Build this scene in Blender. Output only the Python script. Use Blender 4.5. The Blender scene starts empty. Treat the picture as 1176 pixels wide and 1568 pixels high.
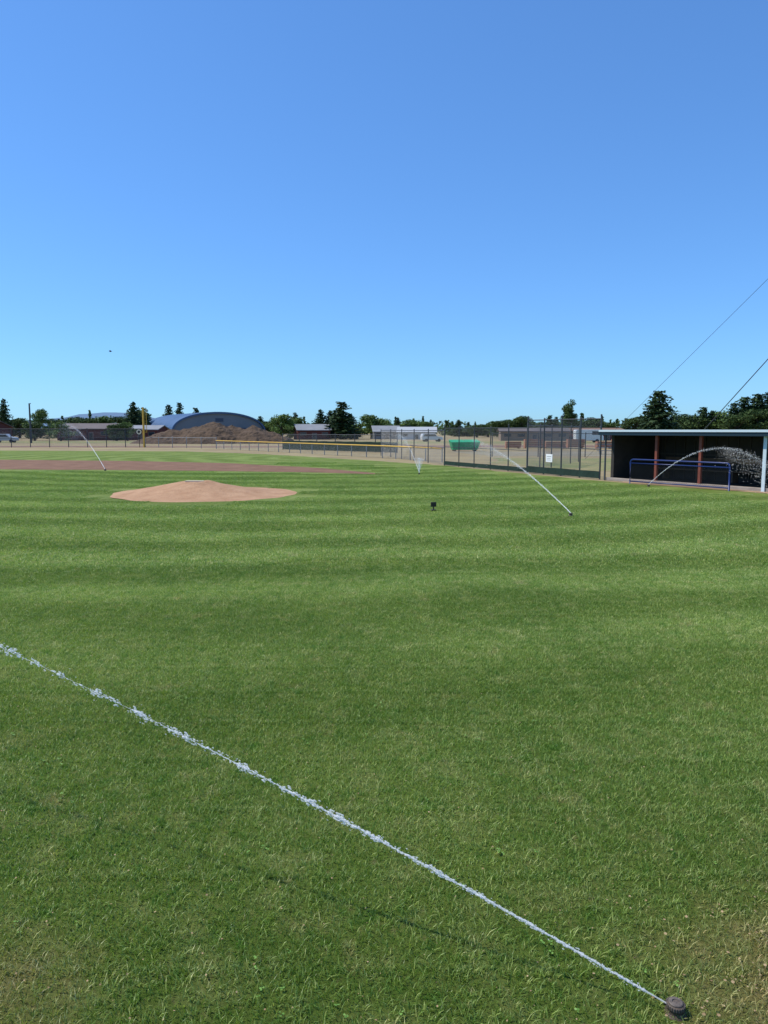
import bpy, math, random, bmesh
import numpy as np
from mathutils import Vector, Matrix
from mathutils import noise as mn
random.seed(7); rng=np.random.default_rng(7)
scene=bpy.context.scene
EYE=1.7

# ------------------------------------------------------------ helpers
def mat(name, color=(.5,.5,.5), rough=.7, metal=0.0, spec=.3, noise=None, bump=0.0, bscale=20):
    m=bpy.data.materials.new(name); m.use_nodes=True
    nt=m.node_tree; b=nt.nodes['Principled BSDF']
    b.inputs['Roughness'].default_value=rough; b.inputs['Metallic'].default_value=metal
    b.inputs['Specular IOR Level'].default_value=spec
    b.inputs['Base Color'].default_value=(*color,1)
    geo=nt.nodes.new('ShaderNodeNewGeometry')
    if noise:
        c2,sc=noise
        n=nt.nodes.new('ShaderNodeTexNoise'); n.inputs['Scale'].default_value=sc; n.inputs['Detail'].default_value=6
        n.inputs['Roughness'].default_value=.65
        nt.links.new(geo.outputs['Position'],n.inputs['Vector'])
        r=nt.nodes.new('ShaderNodeValToRGB')
        r.color_ramp.elements[0].position=.35; r.color_ramp.elements[0].color=(*color,1)
        r.color_ramp.elements[1].position=.65; r.color_ramp.elements[1].color=(*c2,1)
        nt.links.new(n.outputs['Fac'],r.inputs['Fac']); nt.links.new(r.outputs['Color'],b.inputs['Base Color'])
    if bump>0:
        n2=nt.nodes.new('ShaderNodeTexNoise'); n2.inputs['Scale'].default_value=bscale; n2.inputs['Detail'].default_value=8
        nt.links.new(geo.outputs['Position'],n2.inputs['Vector'])
        bp=nt.nodes.new('ShaderNodeBump'); bp.inputs['Strength'].default_value=1; bp.inputs['Distance'].default_value=bump
        nt.links.new(n2.outputs['Fac'],bp.inputs['Height']); nt.links.new(bp.outputs['Normal'],b.inputs['Normal'])
    return m

class MB:
    def __init__(s): s.v=[]; s.f=[]; s.m=[]
    def add(s,vs,fs,mi=0):
        o=len(s.v); s.v.extend([tuple(p) for p in vs]); s.f.extend([tuple(i+o for i in f) for f in fs]); s.m.extend([mi]*len(fs))
    def box(s,x0,x1,y0,y1,z0,z1,mi=0):
        s.add([(x0,y0,z0),(x1,y0,z0),(x1,y1,z0),(x0,y1,z0),(x0,y0,z1),(x1,y0,z1),(x1,y1,z1),(x0,y1,z1)],
              [(0,3,2,1),(4,5,6,7),(0,1,5,4),(1,2,6,5),(2,3,7,6),(3,0,4,7)],mi)
    def tube(s,pts,r,n=8,mi=0,cap=True):
        pts=[Vector(p) for p in pts]
        rs=r if isinstance(r,(list,tuple)) else [r]*len(pts)
        vs=[];fs=[]
        for i,p in enumerate(pts):
            d=(pts[min(i+1,len(pts)-1)]-pts[max(i-1,0)]).normalized()
            a=d.cross(Vector((0,0,1)))
            if a.length<1e-3: a=d.cross(Vector((1,0,0)))
            a.normalize(); b=d.cross(a)
            for k in range(n):
                t=2*math.pi*k/n
                vs.append(p+rs[i]*(math.cos(t)*a+math.sin(t)*b))
        for i in range(len(pts)-1):
            for k in range(n):
                fs.append((i*n+k,i*n+(k+1)%n,(i+1)*n+(k+1)%n,(i+1)*n+k))
        if cap:
            fs.append(tuple(range(n))); fs.append(tuple((len(pts)-1)*n+k for k in reversed(range(n))))
        s.add(vs,fs,mi)
    def lathe(s,prof,n=28,c=(0,0,0),mi=0):
        vs=[];fs=[]
        for (r,z) in prof:
            for k in range(n):
                t=2*math.pi*k/n; vs.append((c[0]+r*math.cos(t),c[1]+r*math.sin(t),c[2]+z))
        for i in range(len(prof)-1):
            for k in range(n): fs.append((i*n+k,i*n+(k+1)%n,(i+1)*n+(k+1)%n,(i+1)*n+k))
        fs.append(tuple((len(prof)-1)*n+k for k in range(n)))
        s.add(vs,fs,mi)
    def mesh(s,name,mats,smooth=False):
        me=bpy.data.meshes.new(name); me.from_pydata(s.v,[],s.f)
        for m in mats: me.materials.append(m)
        me.polygons.foreach_set('material_index',s.m)
        if smooth: me.polygons.foreach_set('use_smooth',[True]*len(s.f))
        me.update(); return me
    def obj(s,name,mats,parent=None,smooth=False,bevel=0):
        o=bpy.data.objects.new(name,s.mesh(name,mats,smooth)); scene.collection.objects.link(o)
        if parent: o.parent=parent
        if bevel:
            b=o.modifiers.new('bevel','BEVEL'); b.width=bevel; b.segments=2; b.limit_method='ANGLE'
        return o
def empty(name,loc=(0,0,0),rotz=0):
    e=bpy.data.objects.new(name,None); e.location=loc; e.rotation_euler=(0,0,rotz); e.empty_display_size=.2
    scene.collection.objects.link(e); return e

# ------------------------------------------------------------ camera
cam=bpy.data.cameras.new('camera'); co=bpy.data.objects.new('camera',cam); scene.collection.objects.link(co)
co.location=(0,0,EYE); co.rotation_euler=(math.radians(90-6.3),0,0)
cam.sensor_fit='VERTICAL'; cam.sensor_height=36; cam.lens=26; cam.clip_start=.05; cam.clip_end=9000
scene.camera=co

# ------------------------------------------------------------ light
SUN_EL=math.radians(56); SUN_ROT=math.radians(-80)
w=bpy.data.worlds.new('World'); scene.world=w; w.use_nodes=True
nt=w.node_tree; sky=nt.nodes.new('ShaderNodeTexSky'); sky.sky_type='NISHITA'; sky.sun_disc=False
sky.sun_elevation=SUN_EL; sky.sun_rotation=SUN_ROT; sky.air_density=1.0; sky.dust_density=.3; sky.ozone_density=3.0; sky.altitude=300
bg=nt.nodes['Background']; bg.inputs['Strength'].default_value=.13
gm=nt.nodes.new('ShaderNodeGamma'); gm.inputs[1].default_value=.76
mx=nt.nodes.new('ShaderNodeMix'); mx.data_type='RGBA'; mx.blend_type='MULTIPLY'; mx.inputs[0].default_value=1; mx.inputs[7].default_value=(.75,1.33,2.08,1)
nt.links.new(sky.outputs['Color'],gm.inputs[0]); nt.links.new(gm.outputs[0],mx.inputs[6]); nt.links.new(mx.outputs[2],bg.inputs['Color'])
D=Vector((math.cos(SUN_EL)*math.sin(SUN_ROT),math.cos(SUN_EL)*math.cos(SUN_ROT),math.sin(SUN_EL)))
sl=bpy.data.lights.new('sun','SUN'); sl.energy=5.0; sl.angle=math.radians(.5); sl.color=(1,.95,.86)
so=bpy.data.objects.new('sun',sl); so.rotation_euler=D.to_track_quat('Z','Y').to_euler(); so.location=(-20,0,30); scene.collection.objects.link(so)
scene.view_settings.view_transform='Standard'; scene.view_settings.look='None'; scene.view_settings.exposure=0

# ------------------------------------------------------------ turf colour (world space, shared by blades and sheet)
def turf_color(nt):
    N=nt.nodes; L=nt.links
    geo=N.new('ShaderNodeNewGeometry'); pos=geo.outputs['Position']
    flat=N.new('ShaderNodeVectorMath'); flat.operation='MULTIPLY'; flat.inputs[1].default_value=(1,1,0); L.new(pos,flat.inputs[0]); p=flat.outputs[0]
    def noise(sc,det=4,rough=.6,off=(0,0,0)):
        a=N.new('ShaderNodeVectorMath'); a.operation='ADD'; a.inputs[1].default_value=off; L.new(p,a.inputs[0])
        n=N.new('ShaderNodeTexNoise'); n.inputs['Scale'].default_value=sc; n.inputs['Detail'].default_value=det; n.inputs['Roughness'].default_value=rough
        L.new(a.outputs[0],n.inputs['Vector']); return n.outputs['Fac']
    def rng_(sock,a,b,c=0,d=1):
        m=N.new('ShaderNodeMapRange'); m.inputs[1].default_value=a; m.inputs[2].default_value=b; m.inputs[3].default_value=c; m.inputs[4].default_value=d
        L.new(sock,m.inputs[0]); return m.outputs[0]
    def mix(f,a,b):
        m=N.new('ShaderNodeMix'); m.data_type='RGBA'
        if isinstance(f,float): m.inputs[0].default_value=f
        else: L.new(f,m.inputs[0])
        for s,i in ((a,6),(b,7)):
            if isinstance(s,tuple): m.inputs[i].default_value=(*s,1)
            else: L.new(s,m.inputs[i])
        return m.outputs[2]
    def mth(op,a,b=0.0):
        m=N.new('ShaderNodeMath'); m.operation=op
        for s,i in ((a,0),(b,1)):
            if isinstance(s,(float,int)): m.inputs[i].default_value=s
            else: L.new(s,m.inputs[i])
        return m.outputs[0]
    c=mix(rng_(noise(.5,5),.38,.62),(.158,.258,.045),(.225,.325,.066))
    c=mix(rng_(noise(4.2,5,.75,(5,3,0)),.48,.68),c,(.31,.375,.115))           # pale patches
    c=mix(rng_(noise(8.0,3,.65,(9,1,0)),.55,.68,0,.8),c,(.10,.225,.030))       # lush green tufts
    c=mix(rng_(noise(2.6,6,.8,(1,17,0)),.57,.72,0,.65),c,(.43,.37,.17))         # straw
    c=mix(rng_(noise(18,3,.7,(3,7,0)),.60,.72,0,.6),c,(.40,.36,.17))
    d=N.new('ShaderNodeVectorMath'); d.operation='DISTANCE'; d.inputs[1].default_value=(1.6,1.85,0); L.new(p,d.inputs[0])
    dd=mth('ADD',d.outputs['Value'],mth('MULTIPLY',noise(5,5,.75),1.1))
    c=mix(rng_(dd,.75,1.45,.9,0),c,(.52,.38,.19))
    d=N.new('ShaderNodeVectorMath'); d.operation='DISTANCE'; d.inputs[1].default_value=(-1.25,2.0,0); L.new(p,d.inputs[0])
    dd=mth('ADD',d.outputs['Value'],mth('MULTIPLY',noise(5,5,.75,(2,2,0)),1.1))
    c=mix(rng_(dd,.5,1.0,.6,0),c,(.48,.37,.19))
    # mowing passes, bent round the infield
    e=N.new('ShaderNodeVectorMath'); e.operation='DISTANCE'; e.inputs[1].default_value=(-4,46,0); L.new(p,e.inputs[0])
    ph=mth('ADD',e.outputs['Value'],mth('MULTIPLY',noise(.18,4,.55),3.6))
    st=mth('SINE',mth('MULTIPLY',ph,2*math.pi/2.2))
    st=mth('MULTIPLY',st,rng_(noise(.30,4,.65,(40,2,0)),.34,.56,.3,1))
    f=rng_(st,-.55,.75,0,1)
    dist=N.new('ShaderNodeVectorMath'); dist.operation='LENGTH'; L.new(p,dist.inputs[0])
    amt=rng_(dist.outputs['Value'],3,8.5,.15,1)
    bright=mix(mth('MULTIPLY',f,amt),(.92,.94,.90),(1.36,1.29,1.62))
    m=N.new('ShaderNodeMix'); m.data_type='RGBA'; m.blend_type='MULTIPLY'; m.inputs[0].default_value=1.0
    L.new(c,m.inputs[6]); L.new(bright,m.inputs[7])
    return m.outputs[2],geo,p

def mul(nt,col,v):
    m=nt.nodes.new('ShaderNodeMix'); m.data_type='RGBA'; m.blend_type='MULTIPLY'; m.inputs[0].default_value=1
    nt.links.new(col,m.inputs[6])
    if isinstance(v,tuple): m.inputs[7].default_value=(*v,1)
    else: nt.links.new(v,m.inputs[7])
    return m.outputs[2]

m_blade=bpy.data.materials.new('grass_blade'); m_blade.use_nodes=True
nt=m_blade.node_tree; col,geo,p=turf_color(nt)
r=nt.nodes.new('ShaderNodeValToRGB'); cr=r.color_ramp
cr.elements[0].position=0; cr.elements[0].color=(.52,.60,.48,1); cr.elements[1].position=1; cr.elements[1].color=(2.3,1.75,2.6,1)
e=cr.elements.new(.55); e.color=(1.0,1.02,1,1); e=cr.elements.new(.86); e.color=(1.45,1.28,1.5,1)
nt.links.new(geo.outputs['Random Per Island'],r.inputs['Fac'])
c2=mul(nt,col,r.outputs['Color'])
b=nt.nodes['Principled BSDF']; b.inputs['Roughness'].default_value=.45; b.inputs['Specular IOR Level'].default_value=.4
nt.links.new(c2,b.inputs['Base Color'])
tr=nt.nodes.new('ShaderNodeBsdfTranslucent'); nt.links.new(mul(nt,c2,(1.25,1.35,.6)),tr.inputs['Color'])
ms=nt.nodes.new('ShaderNodeMixShader'); ms.inputs[0].default_value=.3
nt.links.new(b.outputs[0],ms.inputs[1]); nt.links.new(tr.outputs[0],ms.inputs[2])
nt.links.new(ms.outputs[0],nt.nodes['Material Output'].inputs['Surface'])

m_turf=bpy.data.materials.new('field_turf'); m_turf.use_nodes=True
nt=m_turf.node_tree; col,geo,p=turf_color(nt)
n=nt.nodes.new('ShaderNodeTexNoise'); n.inputs['Scale'].default_value=28; n.inputs['Detail'].default_value=8; n.inputs['Roughness'].default_value=.8
nt.links.new(p,n.inputs['Vector'])
r=nt.nodes.new('ShaderNodeValToRGB'); r.color_ramp.elements[0].position=.3; r.color_ramp.elements[0].color=(.42,.40,.34,1)  # soil shade between the blades, painted into the sheet colour as dark noise
r.color_ramp.elements[1].position=.7; r.color_ramp.elements[1].color=(.80,.76,.72,1)
nt.links.new(n.outputs['Fac'],r.inputs['Fac'])
b=nt.nodes['Principled BSDF']; b.inputs['Roughness'].default_value=.9; b.inputs['Specular IOR Level'].default_value=.1
nt.links.new(mul(nt,col,r.outputs['Color']),b.inputs['Base Color'])
bp=nt.nodes.new('ShaderNodeBump'); bp.inputs['Distance'].default_value=.03; nt.links.new(n.outputs['Fac'],bp.inputs['Height']); nt.links.new(bp.outputs['Normal'],b.inputs['Normal'])

# ------------------------------------------------------------ ground sheets
m_dry=mat('dry_ground',(.22,.165,.085),.95,noise=((.31,.25,.125),.25),bump=.04,bscale=3)
g=MB(); g.add([(-5000,-3000,0),(5000,-3000,0),(5000,8000,0),(-5000,8000,0)],[(0,1,2,3)]); g.obj('ground',[m_dry])

def jitter_poly(pts,step,amp):
    out=[]
    for i,a in enumerate(pts):
        bq=pts[(i+1)%len(pts)]; a=Vector(a); bv=Vector(bq); L=(bv-a).length; k=max(1,int(L/step))
        for j in range(k):
            q=a.lerp(bv,j/k); out.append((q.x+random.uniform(-amp,amp),q.y+random.uniform(-amp,amp)))
    return out
def sheet(name,pts,z,m,step=.6,amp=.06):
    pp=jitter_poly(pts,step,amp); s=MB(); s.add([(x,y,z) for x,y in pp],[tuple(range(len(pp)))])
    return s.obj(name,[m])
sheet('field_grass',[(-90,-40),(34,-40),(34,-18),(11.2,18.6),(7.3,24.7),(2.6,36.4),(-1.5,43),(-8.5,53),(-16,60),(-40,64),(-90,66)],.004,m_turf,.8,.15)
m_clay=mat('infield_clay',(.15,.075,.04),.95,noise=((.22,.12,.068),1.2),bump=.02,bscale=12)
DIRT=[(-60,47),(-60,33.5),(-30,32.8),(-16.8,32.3),(-10.9,31.8),(-6.45,30.9),(-2.6,29.9),(.25,28.4),(-.3,29.4),(-3.0,33.6),(-8.1,38.5),(-14.2,41.3),(-22.3,43),(-40,45)]
sheet('infield_dirt',DIRT,.008,m_clay,.7,.08)
m_sand=mat('warning_track_sand',(.38,.26,.15),.95,noise=((.29,.19,.11),2),bump=.02,bscale=12)
sheet('dugout_dirt_strip',[(7.75,24.2),(10.9,19.0),(14,14),(15.2,14.8),(8.6,26)],.0085,m_sand,.4,.05)
m_track=mat('running_track',(.16,.09,.06),.95,noise=((.22,.13,.09),.6))
sheet('dirt_road',[(8,75),(80,75),(80,84),(2,84),(-20,79),(-60,83),(-60,77),(-18,74)],.005,m_track,2,.3)
m_pale=mat('gravel_lot',(.29,.25,.18),.95,noise=((.21,.18,.10),.35))
sheet('gravel_lot',[(7,50),(45,46),(60,58),(5,60)],.006,m_pale,2,.3)
m_rough=mat('rough_grass',(.13,.16,.045),.95,noise=((.28,.23,.10),.4))
sheet('rough_grass',[(5.5,38),(9,31),(30,30),(34,42),(7,46)],.007,m_rough,1,.3)
sheet('rough_grass',[(-70,100),(60,94),(80,112),(-80,118)],.007,m_rough,2,.5)

# mound
def hnoise(x,y,s=1.0):
    return (math.sin(x*1.7*s+y*2.3*s)+math.sin(x*3.1*s-y*1.9*s+1.3)+math.sin(x*.9*s+y*4.1*s+.4))/3
m_mound=mat('mound_clay',(.34,.19,.10),.95,noise=((.44,.265,.15),2.2),bump=.025,bscale=14)
mb=MB(); cx,cy=-4.80,19.9; R=2.42; nr=30; na=90; vs=[];fs=[]
for i in range(nr+1):
    q=i/nr
    for k in range(na):
        a=2*math.pi*k/na; rr=R*q*(1+.025*hnoise(math.cos(a)*4,math.sin(a)*4)*(q>.8))
        x=rr*math.cos(a); y=rr*math.sin(a)
        dx=x+.3; d=math.hypot(dx*(.9 if dx<0 else .95),y)
        t=max(0,min(1,(d-.35)/(1.95)))
        z=.32*(1-t)**1.4*(1+.05*hnoise(x,y,2))+ .014*hnoise(x,y,3)*(1-q)+.012*(1-q)
        vs.append((cx+x,cy+y,.006+z))
for i in range(nr):
    for k in range(na): fs.append((i*na+k,(i+1)*na+k,(i+1)*na+(k+1)%na,i*na+(k+1)%na))
mb.add(vs,fs,0)
mound=empty('pitchers_mound'); mb.obj('mound_dirt',[m_mound],mound,True)
m_white=mat('white_rubber',(.58,.48,.36),.7)
pl=MB(); pl.box(cx-.55,cx-.05,cy-.07,cy+.07,.32,.353); pl.obj('pitching_rubber',[m_white],mound,bevel=.01)

# ------------------------------------------------------------ grass blades
def patch_mesh(name,n,size,seed,hs=1.0,ws=1.0):
    g=np.random.default_rng(seed)
    x=g.uniform(-size/2-.02,size/2+.02,n); y=g.uniform(-size/2-.02,size/2+.02,n)
    h=g.uniform(.009,.024,n)*hs*np.where(g.random(n)<.03,1.5,1); wd=g.uniform(.0018,.0036,n)*ws
    a=g.uniform(0,2*np.pi,n); lean=g.uniform(.2,1.5,n)*h; la=g.uniform(0,2*np.pi,n)
    ca,sa=np.cos(a)*wd/2,np.sin(a)*wd/2; lx,ly=np.cos(la)*lean,np.sin(la)*lean
    V=np.zeros((n,5,3))
    V[:,0]=np.stack([x-ca,y-sa,0*x],1); V[:,1]=np.stack([x+ca,y+sa,0*x],1)
    V[:,2]=np.stack([x+ca*.8+lx*.35,y+sa*.8+ly*.35,h*.6],1); V[:,3]=np.stack([x-ca*.8+lx*.35,y-sa*.8+ly*.35,h*.6],1)
    V[:,4]=np.stack([x+lx,y+ly,h],1)
    i=np.arange(n)*5
    q=np.stack([i,i+1,i+2,i+3],1).tolist(); t=np.stack([i+3,i+2,i+4],1).tolist()
    me=bpy.data.meshes.new(name); me.from_pydata(V.reshape(-1,3).tolist(),[],q+t); me.materials.append(m_blade); return me
near=[patch_mesh('turf_patch_dense',4300,.5,s) for s in range(5)]
far=[patch_mesh('turf_patch_coarse',2600,1.0,s+50,1.15,2.5) for s in range(4)]
grass=empty('grass')
def put(me,x,y,k):
    o=bpy.data.objects.new('turf_patch',me); o.location=(x,y,.004); o.rotation_euler=(0,0,k*math.pi/2); o.parent=grass; scene.collection.objects.link(o)
y=.9
while y<9:
    hw=.56*y+1.2; x=-hw
    while x<hw:
        put(random.choice(near),round(x*2)/2,y,random.randint(0,3)); x+=.5
    y+=.5
y=9.15
def inpoly(x,y,P):
    c=False
    for i in range(len(P)):
        (x1,y1),(x2,y2)=P[i],P[i-1]
        if (y1>y)!=(y2>y) and x<(x2-x1)*(y-y1)/(y2-y1)+x1: c=not c
    return c
def onfield(x,y):
    if (x-cx)**2+(y-cy)**2<(R+.45)**2: return False
    for dx in (-.55,.55):
        for dy in (-.6,.6):
            if inpoly(x+dx,y+dy,DIRT): return False
    for (ax,ay,bx,by) in ((11.2,18.6,7.3,24.7),(7.3,24.7,2.6,36.4)):
        if (bx-ax)*(y-ay)-(by-ay)*(x-ax)<.6*math.hypot(bx-ax,by-ay)*1: return False
    return True
while y<40:
    hw=.56*y+1.5; x=-hw if y<31 else -5
    while x<hw:
        if onfield(x,y): put(random.choice(far),x,y,random.randint(0,3))
        x+=1
    y+=1

# clover, weeds and litter
m_clover=mat('clover_leaf',(.11,.23,.035),.5,noise=((.16,.29,.05),30))
cl=MB()
def leaf(c,r,tilt,az,mi=0,n=7):
    c=Vector(c); u=Vector((math.cos(az),math.sin(az),0)); v=Vector((-math.sin(az)*math.cos(tilt),math.cos(az)*math.cos(tilt),math.sin(tilt)))
    cl.add([c+u*r*math.cos(2*math.pi*k/n)+v*r*.8*math.sin(2*math.pi*k/n) for k in range(n)],[tuple(range(n))],mi)
for _ in range(26):
    yy=random.uniform(1.9,5.0); xx=random.uniform(-.55*yy,.55*yy)
    for j in range(random.randint(1,5)):
        px,py=xx+random.gauss(0,.05),yy+random.gauss(0,.05)
        for k in range(3):
            a=k*2.1+random.random(); leaf((px+.005*math.cos(a),py+.005*math.sin(a),random.uniform(.014,.024)),random.uniform(.0035,.0055),random.uniform(-.5,.5),a)
cl.obj('clover_weeds',[m_clover])
cl=MB(); m_lit=mat('dry_leaf',(.40,.30,.17),.8,noise=((.22,.13,.06),40))
for _ in range(1200):
    yy=random.uniform(1.8,8); xx=random.uniform(-.55*yy,.55*yy); leaf((xx,yy,random.uniform(.012,.024)),random.uniform(.0012,.005),random.uniform(-.7,.7),random.uniform(0,6),n=5)
for _ in range(1400):
    a=random.uniform(0,6.3); rr=abs(random.gauss(0,.40)); leaf((1.45+rr*math.cos(a),1.85+rr*math.sin(a),random.uniform(.010,.024)),random.uniform(.002,.006),random.uniform(-.7,.7),a,n=5)
cl.obj('dry_leaf_litter',[m_lit])

# ------------------------------------------------------------ sprinklers
m_blk=mat('black_plastic',(.022,.02,.018),.45,noise=((.06,.045,.03),60),bump=.001,bscale=200)
m_rim=mat('dusty_plastic',(.045,.035,.028),.6,noise=((.11,.08,.055),60),bump=.001,bscale=200)
m_gry=mat('worn_grey_plastic',(.16,.13,.105),.6,noise=((.08,.065,.055),80))
def watermat(name,clear):
    m=bpy.data.materials.new(name); m.use_nodes=True; nt=m.node_tree
    b=nt.nodes['Principled BSDF']; b.inputs['Base Color'].default_value=(.96,.97,.98,1); b.inputs['Roughness'].default_value=.2
    b.inputs['Transmission Weight'].default_value=.12; b.inputs['IOR'].default_value=1.33
    t=nt.nodes.new('ShaderNodeBsdfTransparent'); x=nt.nodes.new('ShaderNodeMixShader'); x.inputs[0].default_value=clear
    nt.links.new(b.outputs[0],x.inputs[1]); nt.links.new(t.outputs[0],x.inputs[2]); nt.links.new(x.outputs[0],nt.nodes['Material Output'].inputs['Surface'])
    return m
m_water=watermat('spray_water',.42); m_mist=watermat('fine_mist',.62); m_stream=watermat('clear_stream',.68)
ICO=None
def ico():
    global ICO
    if ICO is None:
        bm=bmesh.new(); bmesh.ops.create_icosphere(bm,subdivisions=1,radius=1)
        bm.verts.ensure_lookup_table(); ICO=(np.array([v.co[:] for v in bm.verts]),[tuple(v.index for v in f.verts) for f in bm.faces]); bm.free()
    return ICO
OCT=(np.array([(1,0,0),(-1,0,0),(0,1,0),(0,-1,0),(0,0,1),(0,0,-1)],float),[(0,2,4),(2,1,4),(1,3,4),(3,0,4),(2,0,5),(1,2,5),(3,1,5),(0,3,5)])
def path(o,az,vh,vz,t,drag=.0):
    k=(1-math.exp(-drag*t))/drag if drag>0 else t
    return Vector((o[0]+az[0]*vh*k,o[1]+az[1]*vh*k,o[2]+vz*k-4.9*t*t))
def drops(mb,base,c,r,stretch,dirv,mi=0):
    V,F=base; d=np.array(dirv[:]); P=V*r; P=P+np.outer(V@d,d)*r*(stretch-1)
    mb.add((P+np.array(c[:])).tolist(),F,mi)
def head(parent,o,s=1.0,az=(-1,0),dz=0):
    hb=MB()
    hb.lathe([(.030*s,-.03),(.037*s,.010*s),(.037*s,.018*s),(.029*s,.020*s),(.0265*s,.034*s),(.029*s,.036*s),(.030*s,.042*s),(.030*s,.050*s),(.027*s,.054*s),(.024*s,.0535*s)],c=(o[0],o[1],dz))
    hb.obj('riser_body',[m_rim],parent,True)
    cb=MB(); cb.lathe([(.0235*s,.0525*s),(.0235*s,.057*s),(.021*s,.059*s),(.012*s,.0592*s),(.011*s,.056*s),(.004*s,.056*s)],c=(o[0],o[1],dz))
    for k in range(24):
        a=2*math.pi*k/24; cb.box(o[0]+.0295*s*math.cos(a)-.0018*s,o[0]+.0295*s*math.cos(a)+.0018*s,o[1]+.0295*s*math.sin(a)-.0018*s,o[1]+.0295*s*math.sin(a)+.0018*s,.041*s+dz,.0525*s+dz)
    cb.obj('cap',[m_gry],parent)
    nb=MB(); nb.tube([(o[0]+az[0]*.02*s,o[1]+az[1]*.02*s,.040*s+dz),(o[0]+az[0]*.036*s,o[1]+az[1]*.036*s,.044*s+dz)],.007*s,10); nb.obj('nozzle',[m_blk],parent)

sp=empty('lawn_sprinkler')
az=Vector((-2.51,1.10)).normalized(); o=(.828,1.997,.030)
head(sp,(.853,1.992),.86,az,-.010)
wb=MB(); vh,vz=15.0,5.05; T=.62
N=4200
def clump(s): return .5+.5*math.sin(s*14.5+2.2*math.sin(s*5.3))*math.sin(s*37+1.5*math.sin(s*9))
pts=[];rs=[]
for i in range(230):
    t=.2*(i/229); q=path(o,az,vh,vz,t); s=(t*vh)
    pts.append(q+Vector((0,0,random.gauss(0,.0010))))
    rs.append(max(.0007,(.0030+.0012*s)*(1+.35*random.uniform(-1,1))*(1 if s<.7 else max(.08,1-(s-.7)*.6))*(.5+.7*clump(s) if s>.6 else 1)))
wb.tube(pts,rs,7)
i=0
while i<N:
    t=random.uniform(.004,T); s=t*vh; cp=clump(s)
    frag=min(1,s/2.0)
    if random.random()>(1-frag)+frag*(.12+cp**2): continue
    q=path(o,az,vh,vz,t)
    sd=.0016+.0028*s**.85
    off=Vector((random.gauss(0,sd),random.gauss(0,sd),random.gauss(0,sd)))
    if random.random()<.14: off*=2.3; rr=random.uniform(.001,.0024)
    else: rr=random.uniform(.0010,.0030+.0008*min(s,4))*(.6+.55*cp)
    dv=(path(o,az,vh,vz,t+.01)-q).normalized()
    drops(wb,ico(),q+off,rr,random.uniform(1.2,2.8),dv); i+=1
wb.obj('water_stream',[m_stream],sp,True)

def far_jet(o,az,vh,vz,T,n,mist,core_r=.008,core_t=.35,spread=.03,hs=1.2,mstart=.45,drag=.5,puff=0,pr=.25):
    e=empty('lawn_sprinkler'); az=Vector(az).normalized(); head(e,(o[0],o[1]),hs,az)
    wb=MB(); oo=(o[0],o[1],.07)
    pts=[path(oo,az,vh,vz,core_t*i/40,drag) for i in range(41)]
    wb.tube(pts,[core_r*(.4+.6*random.random())*(1-.85*i/40) for i in range(41)],5)
    for i in range(n):
        f=random.random(); t=T*f; q=path(oo,az,vh,vz,t,drag); sd=spread*(.15+2.2*f**1.3)
        drops(wb,OCT,q+Vector((random.gauss(0,sd),random.gauss(0,sd),random.gauss(0,sd*.8)-sd*.4)),random.uniform(.002,.007)*(1-.3*f),1.8,az.to_3d())
    for i in range(mist):
        f=random.uniform(mstart,1); q=path(oo,az,vh,vz,T*f,drag)
        drops(wb,OCT,q+Vector((random.gauss(0,pr*f),random.gauss(0,pr*f),-abs(random.gauss(0,pr*1.7*f)))),random.uniform(.003,.007),1.2,az.to_3d(),1)
    for i in range(puff):
        f=random.random()**.7; a=random.uniform(0,6.3); rr=f*random.uniform(0,.22)
        drops(wb,OCT,Vector((oo[0]+rr*math.cos(a),oo[1]+rr*math.sin(a),.05+.6*f)),random.uniform(.003,.007),1.2,az.to_3d(),1)
    wb.v=[(a,b_,max(c,.01)) for a,b_,c in wb.v]
    wb.obj('water_stream',[m_water,m_mist],e)
far_jet((-11.8,31.3),(-4.2,6.7),20,7.2,.62,1500,1700,core_r=.012,core_t=.45,spread=.04,mstart=.5,pr=.38)
far_jet((1.36,28.5),(-.75,7.5),16,6.0,.55,1000,1000,core_r=.008,core_t=.25,puff=1700)
far_jet((3.71,14.6),(-.42,2.7),21,6.0,.38,1700,700,core_r=.0065,core_t=.28,spread=.024,mstart=.6,pr=.16)
far_jet((8.03,22.4),(.73,-3.4),8.5,5.4,1.0,1900,1700,core_r=.008,core_t=.35)

# small dark marker in the turf
mk=empty('valve_marker',(1.05,15.6,0),.2)
q=MB(); q.box(-.012,.012,-.012,.012,0,.12); q.obj('stake',[m_blk],mk)
q=MB(); q.box(-.06,.06,-.012,.012,.09,.19); q.obj('marker_plate',[m_blk],mk,bevel=.008)
q=MB(); q.box(-.05,.05,-.05,.05,.0,.03); q.obj('foot_plate',[m_blk],mk,bevel=.004)

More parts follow.
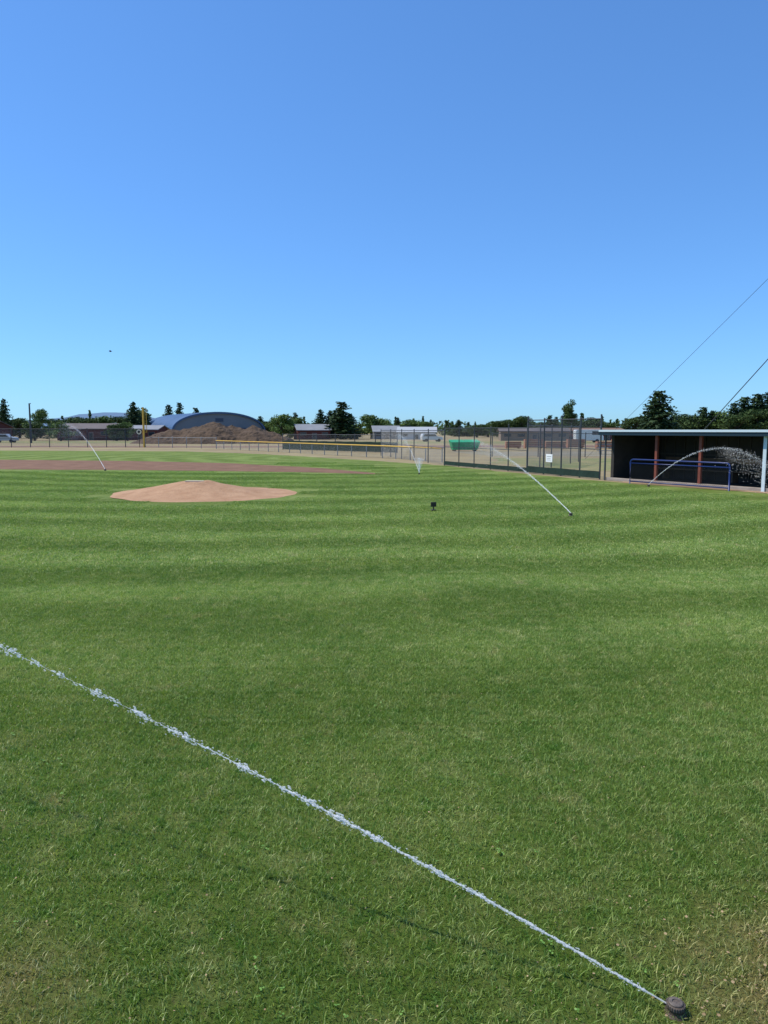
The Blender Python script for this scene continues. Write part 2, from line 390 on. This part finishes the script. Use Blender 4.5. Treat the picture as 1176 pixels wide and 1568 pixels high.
# ------------------------------------------------------------ fences
m_galv=mat('galvanised_steel',(.20,.21,.22),.5,.5,noise=((.30,.31,.32),4))
m_dkpost=mat('dark_post',(.07,.075,.08),.5,.3)
m_wire=mat('fence_wire',(.22,.23,.24),.5,.3)
m_yel=mat('yellow_fence_cap',(.62,.38,.06),.6)
m_screen=mat('green_windscreen',(.010,.026,.018),.9,noise=((.016,.04,.028),6))
def fence(name,a,b,h,post=2.2,pitch=.08,wire=.0022,pr=.03,post_mat=None,cap=None,screen=0,midrail=False,bottom=.03,arms=0):
    a=Vector(a);b=Vector(b);L=(b-a).length; e=empty(name,(a.x,a.y,0),math.atan2(b.y-a.y,b.x-a.x))
    pm=post_mat or m_galv
    n=max(1,round(L/post)); q=MB()
    for i in range(n+1):
        x=L*i/n; hh=h+(arms if i%2==0 else 0)
        q.tube([(x,0,0),(x,0,hh+.03)],pr,8); q.lathe([(pr*1.2,0),(pr*1.1,.03),(pr*.3,.05)],8,(x,0,hh+.03))
    q.obj('posts',[pm],e)
    q=MB(); q.tube([(0,0,h),(L,0,h)],pr*.75,6)
    if midrail: q.tube([(0,.0,h*.5),(L,.0,h*.5)],pr*.6,6)
    q.obj('rails',[pm],e)
    q=MB(); H=h-bottom
    for sgn in (1,-1):
        k=-H
        while k<L:
            x0,z0,x1,z1=k,0.0,k+H,H
            if x0<0: z0=-x0; x0=0
            if x1>L: z1=H-(x1-L); x1=L
            if z1>z0:
                if sgn<0: z0,z1=H-z0,H-z1
                q.tube([(x0,-.004*sgn,z0+bottom),(x1,-.004*sgn,z1+bottom)],wire,3,cap=False)
            k+=pitch
    q.obj('chain_link',[m_galv if post_mat is None else m_wire],e)
    if cap:
        q=MB(); q.tube([(0,0,h+.035),(L,0,h+.035)],.040,10); q.obj('yellow_cap',[cap],e)
    if screen:
        q=MB(); N=int(L/.25)
        vs=[];fs=[]
        for i in range(N+1):
            x=L*i/N; d=.015*math.sin(i*1.3)
            vs+= [(x,-.035+d,.04),(x,-.035+d*.3,screen*(1+.015*math.sin(i*.9)))]
        for i in range(N): fs.append((2*i,2*i+2,2*i+3,2*i+1))
        q.add(vs,fs); q.obj('windscreen',[m_screen],e)
    return e
fence('chain_link_fence',(2.95,36.0),(5.75,29.7),1.80,1.4,.08,.0017,.024,m_dkpost,screen=.22,midrail=True,arms=.08)
fence('chain_link_fence',(5.75,29.7),(7.5,25.7),2.10,1.1,.08,.0018,.028,m_dkpost,screen=.28,midrail=True,arms=.08)
fence('chain_link_fence',(-.2,50),(2.95,36.2),1.70,2.6,.10,.0018,.028,m_dkpost,midrail=True)
fence('chain_link_fence',(5.75,29.8),(10.5,40),1.9,2.4,.10,.0017,.026,m_dkpost)
fence('chain_link_fence',(7.0,48),(30,44),1.5,3,.12,.002,.03,m_dkpost)
fence('outfield_fence',(-15.6,69),(-7.2,56.5),.72,2.0,.12,.003,.03,None,m_yel)
fence('outfield_fence',(-7.2,56.5),(-.1,45.5),.72,1.8,.12,.003,.03,None,m_yel)
fence('outfield_fence',(-.1,45.5),(3.1,39.5),.72,1.8,.10,.003,.03,None,m_yel)
fence('chain_link_fence',(-24.1,75),(-15.6,69.1),1.0,2.0,.14,.003,.03)
fence('chain_link_fence',(-64,74),(-24.2,75),1.85,1.9,.13,.005,.04,m_dkpost,midrail=True)
fence('chain_link_fence',(-9,66),(1,56),1.35,2.2,.12,.004,.035,m_dkpost,screen=.8)
sg=empty('white_sign',(6.33,28.2,0),math.atan2(-4,1.75))
q=MB(); q.box(-.2,.2,-.06,-.045,.5,.80); q.obj('sign_panel',[mat('sign_white',(.8,.8,.78),.5)],sg,bevel=.004)
q=MB(); q.box(-.14,.14,-.064,-.0605,.70,.73); q.box(-.14,.10,-.064,-.0605,.63,.65);q.box(-.14,.12,-.064,-.0605,.57,.59); q.obj('lettering',[mat('sign_ink',(.4,.4,.4),.6)],sg)
fp=empty('foul_pole',(-24.1,74.6,0))
q=MB(); q.tube([(0,0,0),(0,0,4.0)],.09,10); q.obj('pole',[m_yel],fp)
q=MB(); q.box(.09,.34,-.02,.02,1.5,1.54); q.box(.09,.34,-.02,.02,3.8,3.84); q.box(.30,.34,-.02,.02,1.54,3.8)
for i in range(14): q.box(.09,.30,-.008,.008,1.65+i*.15,1.67+i*.15)
q.obj('side_screen',[m_yel],fp)
rs_=empty('round_sign',(-24.6,74.7,0))
q=MB()
def disc(mb,c,r,dy,mi,n=24):
    vs=[(c[0]+r*math.cos(2*math.pi*k/n),c[1]-dy,c[2]+r*math.sin(2*math.pi*k/n)) for k in range(n)]
    vs+=[(v[0],c[1],v[2]) for v in vs]
    mb.add(vs,[tuple(range(n)),tuple(reversed(range(n,2*n)))]+[(k,(k+1)%n,n+(k+1)%n,n+k) for k in range(n)],mi)
disc(q,(0,0,1.55),.33,.03,0); disc(q,(0,-.03,1.55),.26,.01,1); disc(q,(0,-.04,1.55),.13,.01,0)
q.tube([(0,.04,0),(0,.04,1.6)],.03,6,0)
q.obj('sign_disc',[m_blk,mat('sign_cream',(.7,.62,.45),.6)],rs_)

# ------------------------------------------------------------ dugout
dg=empty('dugout',(7.65,25.3,0),math.atan2(-.851,.525))
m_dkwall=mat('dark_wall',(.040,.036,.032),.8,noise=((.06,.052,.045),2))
m_roof=mat('roof_metal_teal',(.012,.03,.045),.5)
m_trim=mat('pale_trim',(.55,.64,.68),.5)
m_red=mat('red_primer_post',(.26,.075,.045),.6,noise=((.20,.055,.035),5))
m_conc=mat('concrete',(.36,.31,.26),.9,noise=((.26,.22,.19),3))
m_bench=mat('bench_wood',(.20,.12,.07),.7,noise=((.14,.08,.05),8))
LN=10.5; DP=2.6; ZR=1.60
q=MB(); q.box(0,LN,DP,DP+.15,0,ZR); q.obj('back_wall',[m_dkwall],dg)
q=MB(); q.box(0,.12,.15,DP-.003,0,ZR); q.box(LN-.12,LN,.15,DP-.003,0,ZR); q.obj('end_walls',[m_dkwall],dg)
q=MB(); q.box(-.12,LN+.15,-.25,DP+.3,ZR,ZR+.05); q.obj('roof_deck',[m_roof],dg)
q=MB(); q.box(-.14,LN+.17,-.30,-.252,ZR-.06,ZR+.085); q.box(-.19,-.142,-.30,DP+.3,ZR-.06,ZR+.085); q.obj('fascia',[m_roof],dg)
q=MB(); q.box(-.16,LN+.19,-.325,-.302,ZR+.05,ZR+.12); q.obj('drip_edge',[m_trim],dg)
q=MB(); q.box(-.12,LN+.15,-.25,DP+.3,ZR+.053,ZR+.11); q.obj('roofing',[mat('roof_white',(.6,.66,.68),.5)],dg)
q=MB()
for s in (1.98,3.56,7.4,9.2): q.box(s-.045,s+.045,-.05,.04,.10,ZR-.002)
q.obj('red_posts',[m_red],dg,bevel=.006)
q=MB(); q.box(5.57,5.67,-.12,-.085,0,ZR-.062); q.obj('pale_post',[m_trim],dg,bevel=.006)
q=MB(); q.box(-.06,.0,-.12,-.085,0,ZR-.062); q.obj('corner_post',[m_dkpost],dg,bevel=.006)
q=MB(); q.box(0,LN,-.08,.10,0,.10); q.obj('kerb',[m_conc],dg,bevel=.01)
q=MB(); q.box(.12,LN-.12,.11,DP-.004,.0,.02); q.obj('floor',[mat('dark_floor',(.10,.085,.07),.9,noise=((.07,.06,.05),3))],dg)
q=MB()
q.box(.4,LN-.4,DP-.55,DP-.15,.36,.40); q.box(.4,LN-.4,DP-.1,DP-.07,.62,.78)
for i in range(8): q.box(.6+i*1.3,.66+i*1.3,DP-.5,DP-.2,.02,.358)
q.obj('bench',[m_bench],dg,bevel=.005)
q=MB(); 
for i in range(26): q.box(.3+i*.4,.32+i*.4,DP-.04,DP-.003,.05,ZR-.05)
q.box(.13,LN-.13,DP-.06,DP-.041,.85,.90)
q.obj('wall_battens',[mat('wall_batten',(.09,.075,.06),.7)],dg)
m_blue=mat('blue_paint',(.012,.03,.13),.35)
rl=empty('blue_railing',(7.65,25.3,0),math.atan2(-.851,.525))
def rrail(x0,x1,z0,z1,y,r,mb):
    pts=[(x0,y,z0),(x0,y,z1-.12)]
    for k in range(1,6): a=math.pi/2*k/5; pts.append((x0+.12*(1-math.cos(a)),y,z1-.12+.12*math.sin(a)))
    for k in range(0,6): a=math.pi/2*k/5; pts.append((x1-.12+.12*math.sin(a),y,z1-.12+.12*math.cos(a)))
    pts.append((x1,y,z0)); mb.tube(pts,r,10)
q=MB(); rrail(1.49,4.95,0,.78,-.64,.026,q); q.tube([(1.5,-.64,.66),(4.94,-.64,.66)],.018,8); q.tube([(1.5,-.64,.08),(4.94,-.64,.08)],.018,8)
q.obj('pipe_frame',[m_blue],rl,True)
q=MB()
for sgn in (1,-1):
    k=1.49-.56
    while k<4.95:
        x0,x1=k,k+.56; z0,z1=.08,.64
        if x0<1.5: z0+=1.5-x0; x0=1.5
        if x1>4.94: z1-=x1-4.94; x1=4.94
        if z1>z0:
            a,b_=(z0,z1) if sgn>0 else (.72-z0,.72-z1)
            q.tube([(x0,-.64-.003*sgn,a),(x1,-.64-.003*sgn,b_)],.002,3,cap=False)
        k+=.065
q.obj('mesh_infill',[m_dkpost],rl)

# ------------------------------------------------------------ utility pole and cables (pole stands to the right)
up=empty('utility_pole',(18.2,21.5,0)); q=MB(); q.tube([(0,0,0),(0,0,14)],[.16,.11],12); q.box(-1.1,1.1,-.06,.06,13.0,13.15); q.obj('pole',[m_bench],up)
q=MB(); q.tube([(18.2,21.5,13.5),(15.6,30.9,7.82),(12.97,40.3,2.17),(11.9,43.9,0)],.008,6); q.obj('guy_cable',[m_dkpost])
q=MB(); q.tube([(18.2,21.5,12.1),(15.97,36.3,2.14),(15.5,39.5,0)],.020,6); q.obj('guy_cable',[m_dkpost])
lp=empty('light_pole',(-47.5,100,0)); q=MB(); q.tube([(0,0,0),(0,0,5.3)],[.14,.10],8); q.tube([(0,0,5.2),(.25,-.1,5.3)],.05,6); q.obj('pole',[m_dkpost],lp)

# bird
q=MB(); c=Vector((-18.5,50.9,7.0))
q.tube([c+Vector((-.09,0,0)),c+Vector((-.05,0,.0)),c+Vector((.02,0,.005)),c+Vector((.07,0,.015)),c+Vector((.10,0,.015))],[.008,.028,.034,.022,.006],8)
for s in (1,-1):
    q.add([c+Vector((.04,0,.02)),c+Vector((-.05,0,.02)),c+Vector((-.05,s*.09,.07)),c+Vector((.03,s*.10,.08)),c+Vector((-.04,s*.2,.03))],[(0,1,2,3),(3,2,4)])
q.add([c+Vector((-.08,.012,0)),c+Vector((-.08,-.012,0)),c+Vector((-.16,-.03,.0)),c+Vector((-.16,.03,0))],[(0,1,2,3)])
q.obj('bird',[m_blk])

# ------------------------------------------------------------ dirt pile
m_soil=mat('soil',(.060,.039,.024),.95,noise=((.115,.075,.045),.9),bump=.3,bscale=1.4)
q=MB(); nx,ny=130,50; vs=[];fs=[]
lob=[(-5.6,0,4.8,1.9),(-3.0,1,5.2,2.3),(-.4,0,5.6,2.9),(2.0,.5,4.8,2.35),(4.8,.3,4.6,2.3),(7.2,0,3.4,1.5),(-8.0,0,3.2,1.1)]
for j in range(ny+1):
    for i in range(nx+1):
        x=-12+24*i/nx; y=-6+12*j/ny; z=0
        for (a,b_,r_,h_) in lob:
            d=math.hypot(x-a,(y-b_)*.95)/r_; z=max(z,h_*max(0,1-d)**.7)
        nz=mn.fractal(Vector((x*.7,y*.7,3)),.8,2,5); z=z+nz*.26*min(1,z*1.5)
        vs.append((-22.1+x,98+y,z-.03))
for j in range(ny):
    for i in range(nx): a=j*(nx+1)+i; fs.append((a,a+1,a+nx+2,a+nx+1))
q.add(vs,fs); q.obj('dirt_pile',[m_soil],None,False)

# ------------------------------------------------------------ buildings
m_redwall=mat('red_wall',(.12,.035,.03),.8,noise=((.085,.028,.025),1))
m_redroof=mat('weathered_roof',(.15,.12,.11),.7,noise=((.11,.09,.08),.6))
m_grayroof=mat('grey_roof',(.26,.27,.28),.7,noise=((.2,.21,.22),.6))
m_win=mat('window_glass',(.03,.04,.05),.1,spec=.6)
m_wtrim=mat('white_trim',(.50,.50,.48),.6)
m_dtrim=mat('dull_trim',(.22,.17,.15),.6)
m_tan=mat('tan_wall',(.27,.20,.14),.8,noise=((.22,.16,.11),1))
def house(name,x,y,wd,dp,wall,ridge,rot,mw,mr,windows=4,trim=None):
    e=empty(name,(x,y,0),rot)
    q=MB(); q.box(-wd/2,wd/2,-dp/2,dp/2,0,wall)
    q.add([(-wd/2,-dp/2,wall),(-wd/2,dp/2,wall),(-wd/2,0,ridge-.05)],[(0,1,2)]); q.add([(wd/2,-dp/2,wall),(wd/2,dp/2,wall),(wd/2,0,ridge-.05)],[(0,2,1)])
    q.obj('walls',[mw],e)
    q=MB(); ov=.3
    for s in (1,-1):
        q.add([(-wd/2-ov,s*(dp/2+ov),wall-.05),(wd/2+ov,s*(dp/2+ov),wall-.05),(wd/2+ov,0,ridge),(-wd/2-ov,0,ridge),
               (-wd/2-ov,s*(dp/2+ov),wall+.07),(wd/2+ov,s*(dp/2+ov),wall+.07),(wd/2+ov,0,ridge+.12),(-wd/2-ov,0,ridge+.12)],
              [(0,1,2,3),(4,5,6,7),(0,1,5,4),(0,3,7,4),(1,2,6,5)])
    q.obj('roof',[mr],e)
    q=MB(); q2=MB()
    for i in range(windows):
        cxw=-wd/2+wd*(i+.5)/windows; ww=min(.7,wd/windows*.26)
        if i==windows//2:
            q.box(cxw-.4,cxw+.4,-dp/2-.03,-dp/2-.004,.0,wall*.72); q2.box(cxw-.3,cxw+.3,-dp/2-.06,-dp/2-.033,.05,wall*.66)
        else:
            q.box(cxw-ww-.05,cxw+ww+.05,-dp/2-.03,-dp/2-.004,wall*.42,wall*.80); q2.box(cxw-ww,cxw+ww,-dp/2-.06,-dp/2-.033,wall*.45,wall*.77)
    q.obj('window_frames',[trim or m_dtrim],e); q2.obj('windows_and_door',[m_win],e)
house('red_building',-51,130,9,8,1.9,2.8,.05,m_redwall,m_redroof,4)
house('red_building',-42.5,133,6,7,1.8,2.5,.0,m_redwall,m_grayroof,3)
house('red_building',-72,128,12,8,2.2,3.2,-.05,m_redwall,m_redroof,6)
house('red_house',-13.6,140,6.0,6,1.7,2.75,.25,m_redwall,m_grayroof,3)
house('white_building',6.3,142,7,6,1.35,2.25,-.06,m_wtrim,mat('pale_roof',(.38,.40,.41),.6),3,m_wtrim)
house('grey_building',0.3,146,5,6,1.4,2.5,.1,mat('grey_wall',(.20,.21,.22),.7),m_grayroof,3)
house('tan_building',25,125,11,7,1.5,2.0,-.1,m_tan,m_redroof,5)
house('red_building',36,128,9,7,1.5,2.0,.1,m_redwall,mat('brown_roof',(.2,.12,.08),.8),4)
house('shed',-53,92,3,3,1.5,1.9,.2,m_tan,m_grayroof,2)
# arched building
m_arch=mat('blue_metal_roof',(.05,.10,.19),.5,noise=((.065,.12,.22),.3))
m_gable=mat('grey_gable',(.15,.18,.21),.7,noise=((.18,.205,.23),.3))
ab=empty('arched_building',(-32.7,148,0),math.atan2(20,-12)-math.pi/2)
W2=9.4; HH=5.1; LD=24; n=28
def arc(o=0): 
    out=[]
    for k in range(n+1):
        a=math.pi*k/n; x=-math.cos(a); z=math.sin(a)
        out.append(((W2+o)*x,(HH-1.2+o)*z**.85+1.2))
    return out
A=arc(.25); q=MB(); vs=[(x,-.4,z) for x,z in A]+[(x,LD,z) for x,z in A]; q.add(vs,[(k,k+1,n+2+k,n+1+k) for k in range(n)])
B=arc(-.1); vs=[(x,-.4,z) for x,z in A]+[(x,-.4,z) for x,z in B]; q.add(vs,[(k,k+1,n+2+k,n+1+k) for k in range(n)])
for j in range(1,12):
    y0=LD*j/12; vs=[(x*1.006,y0-.06,z*1.012) for x,z in A]+[(x*1.006,y0+.06,z*1.012) for x,z in A]; q.add(vs,[(k,k+1,n+2+k,n+1+k) for k in range(n)])
q.obj('arched_roof',[m_arch],ab,False)
q=MB(); q.add([(x,0,z) for x,z in B]+[(W2-.1,0,0),(-W2+.1,0,0)],[tuple(range(n+3))])
q.add([(-W2,0,0),(-W2,LD,0),(-W2,LD,1.3),(-W2,0,1.3)],[(0,1,2,3)]); q.add([(W2,0,0),(W2,LD,0),(W2,LD,1.3),(W2,0,1.3)],[(0,1,2,3)])
q.obj('gable_wall',[m_gable],ab)
q=MB(); q.box(-1.6,1.6,-.06,-.01,0,2.6); q.box(-.8,.8,-.06,-.01,3.4,4.1); q.box(4,5.5,-.06,-.01,1.4,2.2); q.box(-5.5,-4,-.06,-.01,1.4,2.2); q.obj('doors_and_vents',[mat('dark_door',(.06,.08,.12),.6)],ab)

# green dumpster
m_grn=mat('green_paint',(.015,.36,.15),.5,noise=((.015,.30,.11),3))
de=empty('green_dumpster',(6.6,61,0),.1)
q=MB(); q.add([(-1.0,-.5,.12),(1.0,-.5,.12),(1.0,.5,.12),(-1.0,.5,.12),(-1.2,-.6,.72),(1.2,-.6,.72),(1.2,.6,.85),(-1.2,.6,.85)],[(0,3,2,1),(0,1,5,4),(1,2,6,5),(2,3,7,6),(3,0,4,7)])
for s in (-.8,-.4,0,.4,.8): q.box(s-.04,s+.04,-.63,-.54,.15,.70)
q.obj('bin_body',[m_grn],de)
q=MB(); q.add([(-1.22,-.65,.74),(-.01,-.65,.74),(-.01,.65,.93),(-1.22,.65,.93)],[(0,1,2,3)]); q.add([(.01,-.65,.745),(1.22,-.65,.745),(1.22,.65,.935),(.01,.65,.935)],[(0,1,2,3)]); q.obj('lids',[m_grn],de)
q=MB()
for sx in (-.85,.85):
    for sy in (-.4,.4): q.tube([(sx,sy-.03,.07),(sx,sy+.03,.07)],.07,10)
q.obj('casters',[m_blk],de)

# vehicles
m_tyre=mat('tyre',(.02,.02,.02),.8)
def car(name,x,y,rot,color,sc=.8,kind='sedan'):
    e=empty(name,(x,y,0),rot); e.scale=(sc,)*3
    if kind=='sedan': prof=[(-2.2,.35),(-2.25,.75),(-1.9,.95),(-1.2,1.0),(-.7,1.42),(.6,1.45),(1.3,1.02),(2.05,.88),(2.25,.6),(2.2,.35)]; g=[(-1.05,1.0),(-.65,1.36),(.55,1.38),(1.12,1.0)]
    elif kind=='van': prof=[(-2.6,.4),(-2.65,2.2),(-2.5,2.4),(1.6,2.4),(2.1,1.5),(2.6,1.2),(2.65,.4)]; g=[(.4,1.45),(.4,2.1),(1.5,2.1),(1.85,1.45)]
    else: prof=[(-2.3,.4),(-2.35,1.1),(-2.2,1.65),(-1.9,1.72),(.5,1.72),(1.1,1.15),(2.1,1.02),(2.3,.8),(2.3,.4)]; g=[(-2.0,1.15),(-1.8,1.6),(.42,1.6),(.9,1.15)]
    q=MB(); n=len(prof); wd=.88
    q.add([(a,-wd,b_) for a,b_ in prof]+[(a,wd,b_) for a,b_ in prof],[tuple(range(n)),tuple(reversed(range(n,2*n)))]+[(i,n+i,n+(i+1)%n,(i+1)%n) for i in range(n)])
    q.obj('body',[mat('car_paint',color,.25,spec=.6)],e,bevel=.06)
    q=MB(); k=len(g)
    for s in (-1,1): q.add([(a,s*(wd+.012),b_) for a,b_ in g],[tuple(range(k))])
    q.obj('side_windows',[m_win],e)
    q=MB()
    for wx in (-1.45,1.4):
        for s in (-1,1): q.tube([(wx,s*(wd-.15),.33),(wx,s*(wd+.04),.33)],.34,16)
    q.obj('wheels',[m_tyre],e)
car('parked_car',-52.5,103,.1,(.45,.45,.45),.7,'suv')
car('parked_car',7.2,112,.2,(.55,.55,.55),.7,'suv')
car('white_van',28.6,104,.05,(.7,.7,.68),.75,'van')
m_or=mat('orange_pallet',(.38,.17,.09),.8,noise=((.28,.12,.07),2))
for i,(bx,by) in enumerate([(12.2,70),(14.4,71),(16.2,70),(18.6,72),(20.8,70),(22.6,71)]):
    q=MB(); w_=random.uniform(.7,1.1)
    for k in range(3+i%2): q.box(bx-w_,bx+w_*random.uniform(.8,1),by-.4,by+.4,.08+k*.2,.25+k*.2)
    q.box(bx-w_,bx-w_+.1,by-.4,by+.4,0,.078); q.box(bx+w_*.6,bx+w_*.7,by-.4,by+.4,0,.078)
    q.obj('pallet_stack',[m_or])
bl=empty('bleachers',(17.5,52,0),-.15)
q=MB()
for k in range(3): q.box(-2.5,2.5,k*.4,k*.4+.2,.25+k*.22,.29+k*.22)
for s in (-2.2,0,2.2):
    q.tube([(s,0,0),(s,0,.25)],.03,6); q.tube([(s,.9,0),(s,.9,.69)],.03,6); q.tube([(s,-.02,.23),(s,.95,.69)],.025,6)
q.obj('seats_and_frame',[m_galv],bl)

# ------------------------------------------------------------ trees
def leafmat(name,c1,c2):
    m=bpy.data.materials.new(name); m.use_nodes=True; nt=m.node_tree; b=nt.nodes['Principled BSDF']
    geo=nt.nodes.new('ShaderNodeNewGeometry'); r=nt.nodes.new('ShaderNodeValToRGB')
    r.color_ramp.elements[0].color=(*c1,1); r.color_ramp.elements[1].color=(*c2,1)
    nt.links.new(geo.outputs['Random Per Island'],r.inputs['Fac']); nt.links.new(r.outputs['Color'],b.inputs['Base Color'])
    b.inputs['Roughness'].default_value=.7; b.inputs['Specular IOR Level'].default_value=.2
    return m
m_con=leafmat('conifer_foliage',(.016,.038,.013),(.046,.082,.025)); m_dec=leafmat('broadleaf_foliage',(.065,.115,.024),(.14,.21,.05))
m_dec2=leafmat('dark_broadleaf_foliage',(.032,.066,.018),(.08,.125,.032)); m_bark=mat('bark',(.08,.06,.045),.9,noise=((.05,.04,.03),5))
def rv(): 
    while True:
        v=Vector((random.uniform(-1,1),random.uniform(-1,1),random.uniform(-1,1)))
        if .05<v.length<1: return v.normalized()
def leafq(mb,c,s,mi=1):
    a=rv(); b_=a.cross(rv()); b_.normalize(); 
    mb.add([c-a*s,c+b_*s*.6,c+a*s,c-b_*s*.6],[(0,1,2,3)],mi)
def conifer(seed,full=.5):
    random.seed(seed); q=MB(); H=10.0; R=2.3+full
    q.tube([(0,0,0),(0,0,H*.5),(0,0,H*.97)],[.28,.16,.03],7,0)
    z=.5
    while z<H*.99:
        t=z/H; L0=R*(1-t)**.65*(.45+.55*min(1,t*5+.5)); nb=11 if t<.7 else 8
        for k in range(nb):
            if random.random()<.10: continue
            a=random.uniform(0,6.283); L=L0*random.uniform(.62,1.18)+.10; dr=random.uniform(.05,.28)
            d=Vector((math.cos(a),math.sin(a),0)); zz=z+random.uniform(-.15,.15)
            if t<.8 and k%3==0: q.tube([(0,0,zz),tuple(d*L*.9+Vector((0,0,zz-dr*L*.8)))],[.05,.01],3,0,False)
            m=max(4,int(L*9))
            for j in range(m):
                f=(j+random.random())/m; c=d*L*f+Vector((0,0,zz-dr*L*f+.12*f*f*L))
                sp=.16+.2*(1-f)
                c=c+Vector((random.gauss(0,sp*.8),random.gauss(0,sp*.8),random.gauss(0,.10)))
                leafq(q,c,random.uniform(.16,.32))
        z+=.30+.1*random.random()
    return q.mesh('conifer',[m_bark,m_con])
def broad(seed,tall=1.0,m=None):
    random.seed(seed); q=MB(); H=10.0
    q.tube([(0,0,0),(.1,0,2.5),(0,.1,5)],[.4,.28,.15],7,0)
    lobes=[]
    for k in range(32):
        a=random.uniform(0,6.283); z=random.uniform(.10,.92); rr=random.uniform(.2,1)*math.sin(math.pi*min(1,(z*.8+.2)))**.6*4.2/tall
        lobes.append((Vector((math.cos(a)*rr,math.sin(a)*rr,z*H)),random.uniform(.8,1.8)*(.8 if tall>1.2 else 1)))
    for c,r in lobes:
        if random.random()<.5: q.tube([(0,0,min(4.5,c.z*.5)),tuple(c*.6+Vector((0,0,c.z*.25))),tuple(c)],[.12,.08,.03],4,0,False)
        for j in range(int(130*r)):
            v=rv(); leafq(q,c+Vector((v.x,v.y,v.z*.8))*r*random.uniform(.5,1.12),random.uniform(.14,.30))
    return q.mesh('broadleaf',[m_bark,m or m_dec])
CON=[conifer(s,f) for s,f in ((1,.2),(2,.9),(3,.5),(4,1.3))]; BR=[broad(11),broad(12),broad(13,1.0,m_dec2)]; TALL=[broad(21,1.9,m_dec2),broad(22,1.9,m_dec2)]
random.seed(99)
WID={id(m):max(v.co.x for v in m.vertices)*2*.80 for m in CON+BR+TALL}
def tree(kind,b,dist,h,wd):
    nm={'c':'pine_tree','b':'broadleaf_tree','t':'poplar_tree','d':'broadleaf_tree'}[kind]
    me=random.choice({'c':CON,'b':BR[:2],'t':TALL,'d':[BR[2]]}[kind])
    o=bpy.data.objects.new(nm,me); scene.collection.objects.link(o)
    wd*=1.12
    o.location=(b*dist,dist,0); s=wd/WID[id(me)]; o.scale=(s,s,h/10.1); o.rotation_euler=(0,0,random.uniform(0,6.28))
for a in [('c',-.509,150,8.0,3.8),('b',-.462,160,6.1,5),('d',-.44,175,5,6),('d',-.405,180,5.6,6),('b',-.38,180,5.0,7),('c',-.336,150,7.4,4.8),('t',-.327,160,6.6,5),('d',-.35,165,5.4,6),
 ('d',-.36,120,3.2,3.6),('b',-.435,118,3.0,3.5),('d',-.47,122,3.4,4),('b',-.345,121,3.0,3),('d',-.395,165,5.0,6),('d',-.42,170,5.2,6),
 ('c',-.288,200,8.8,4.2),('c',-.274,200,9.2,3.8),('d',-.262,190,6.3,6),('c',-.252,200,7.8,4.2),('d',-.235,200,6.8,8),('d',-.245,200,6.4,6),('c',-.166,200,5.5,4.5),('b',-.139,140,4.6,6),('b',-.12,150,4.2,5),('c',-.119,190,6.3,3.2),('d',-.155,190,4.8,6),
 ('c',-.085,150,5.9,4.2),('c',-.072,150,5.6,4),('c',-.0565,140,7.1,5.8),('c',-.066,150,5.4,4.5),('c',-.045,150,5.0,4.0),('b',-.016,150,4.7,7.5),('b',0.002,160,4.1,6),('c',.018,180,4.8,3.4),('b',.04,160,3.9,8),('b',.055,170,3.8,6),('c',.10,200,4.5,3.8),('c',.113,200,3.9,3),
 ('d',.125,180,3.6,6),('d',.14,190,3.8,7),('d',.159,160,4.5,7.5),('d',.172,170,4.2,6),('d',.186,160,5.4,6),('d',.20,180,4.2,7),('d',.215,180,4.2,7),('c',.2226,160,5.0,2.8),('c',.231,170,4.9,2.6),('t',.248,150,7.9,3.3),('c',.245,152,6.6,3.0),('d',.262,160,4.4,6),('d',.281,150,4.9,5.2),('c',.325,190,4.8,4),
 ('d',.30,170,4.2,6),('d',.34,180,5.6,8),('c',.369,130,8.8,7.2),('c',.358,140,6.0,4.5),('d',.395,150,4.9,7),('d',.41,150,5.6,7),('c',.428,150,6.5,5),('b',.452,150,5.6,7),('c',.44,150,5.6,4.5),('c',.468,150,7.2,5.4),('c',.483,150,8.5,6.2),('d',.475,140,5.4,7),('c',.50,150,9.2,7),('c',.517,150,9.6,7),('d',.505,140,6.4,8),('d',.525,142,6.0,8),('c',.545,150,9.6,7),('c',.58,150,8.5,6),('c',.63,155,9,6),
 ('c',-.56,150,7,5),('d',-.54,160,5.5,6),('d',-.49,165,5.0,6),('c',-.62,155,8,5)]: tree(*a)
random.seed(5); q=MB()
for k in range(360):
    b_=random.uniform(-1.0,1.0); dist=random.uniform(240,300); h=random.uniform(3.0,5.4)*(1.25 if abs(b_)>.32 else 1)+ .5*math.sin(b_*30)
    c=Vector((b_*dist,dist,0)); wd=random.uniform(3,6)
    con=random.random()<.35
    for j in range(90):
        v=rv(); f=random.random()
        if con: c2=c+Vector((v.x*wd*.35*(1-f),v.y*wd*.3*(1-f),f*h*1.3))
        else: c2=c+Vector((v.x*wd*.6,v.y*wd*.4,h*.5+v.z*h*.5*random.uniform(.5,1)))
        leafq(q,c2,random.uniform(.35,.75),0)
q.obj('distant_tree_line',[m_dec2])
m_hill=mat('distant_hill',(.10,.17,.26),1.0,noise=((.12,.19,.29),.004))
q=MB(); vs=[];fs=[]
for i in range(121):
    x=-2600+5200*i/120; h=20+42*math.exp(-((x+960)/200)**2)+20*math.exp(-((x+1500)/400)**2)+14*mn.noise(Vector((x*.006,0,0)))+5*mn.noise(Vector((x*.03,4,0)))
    if x>-500: h=h*.7
    vs+=[(x,2500,-2),(x,2650,max(4,h)),(x,3000,-2)]
for i in range(120):
    for k in (0,1): a=i*3+k; fs.append((a,a+3,a+4,a+1))
q.add(vs,fs); q.obj('hills',[m_hill],None,True)
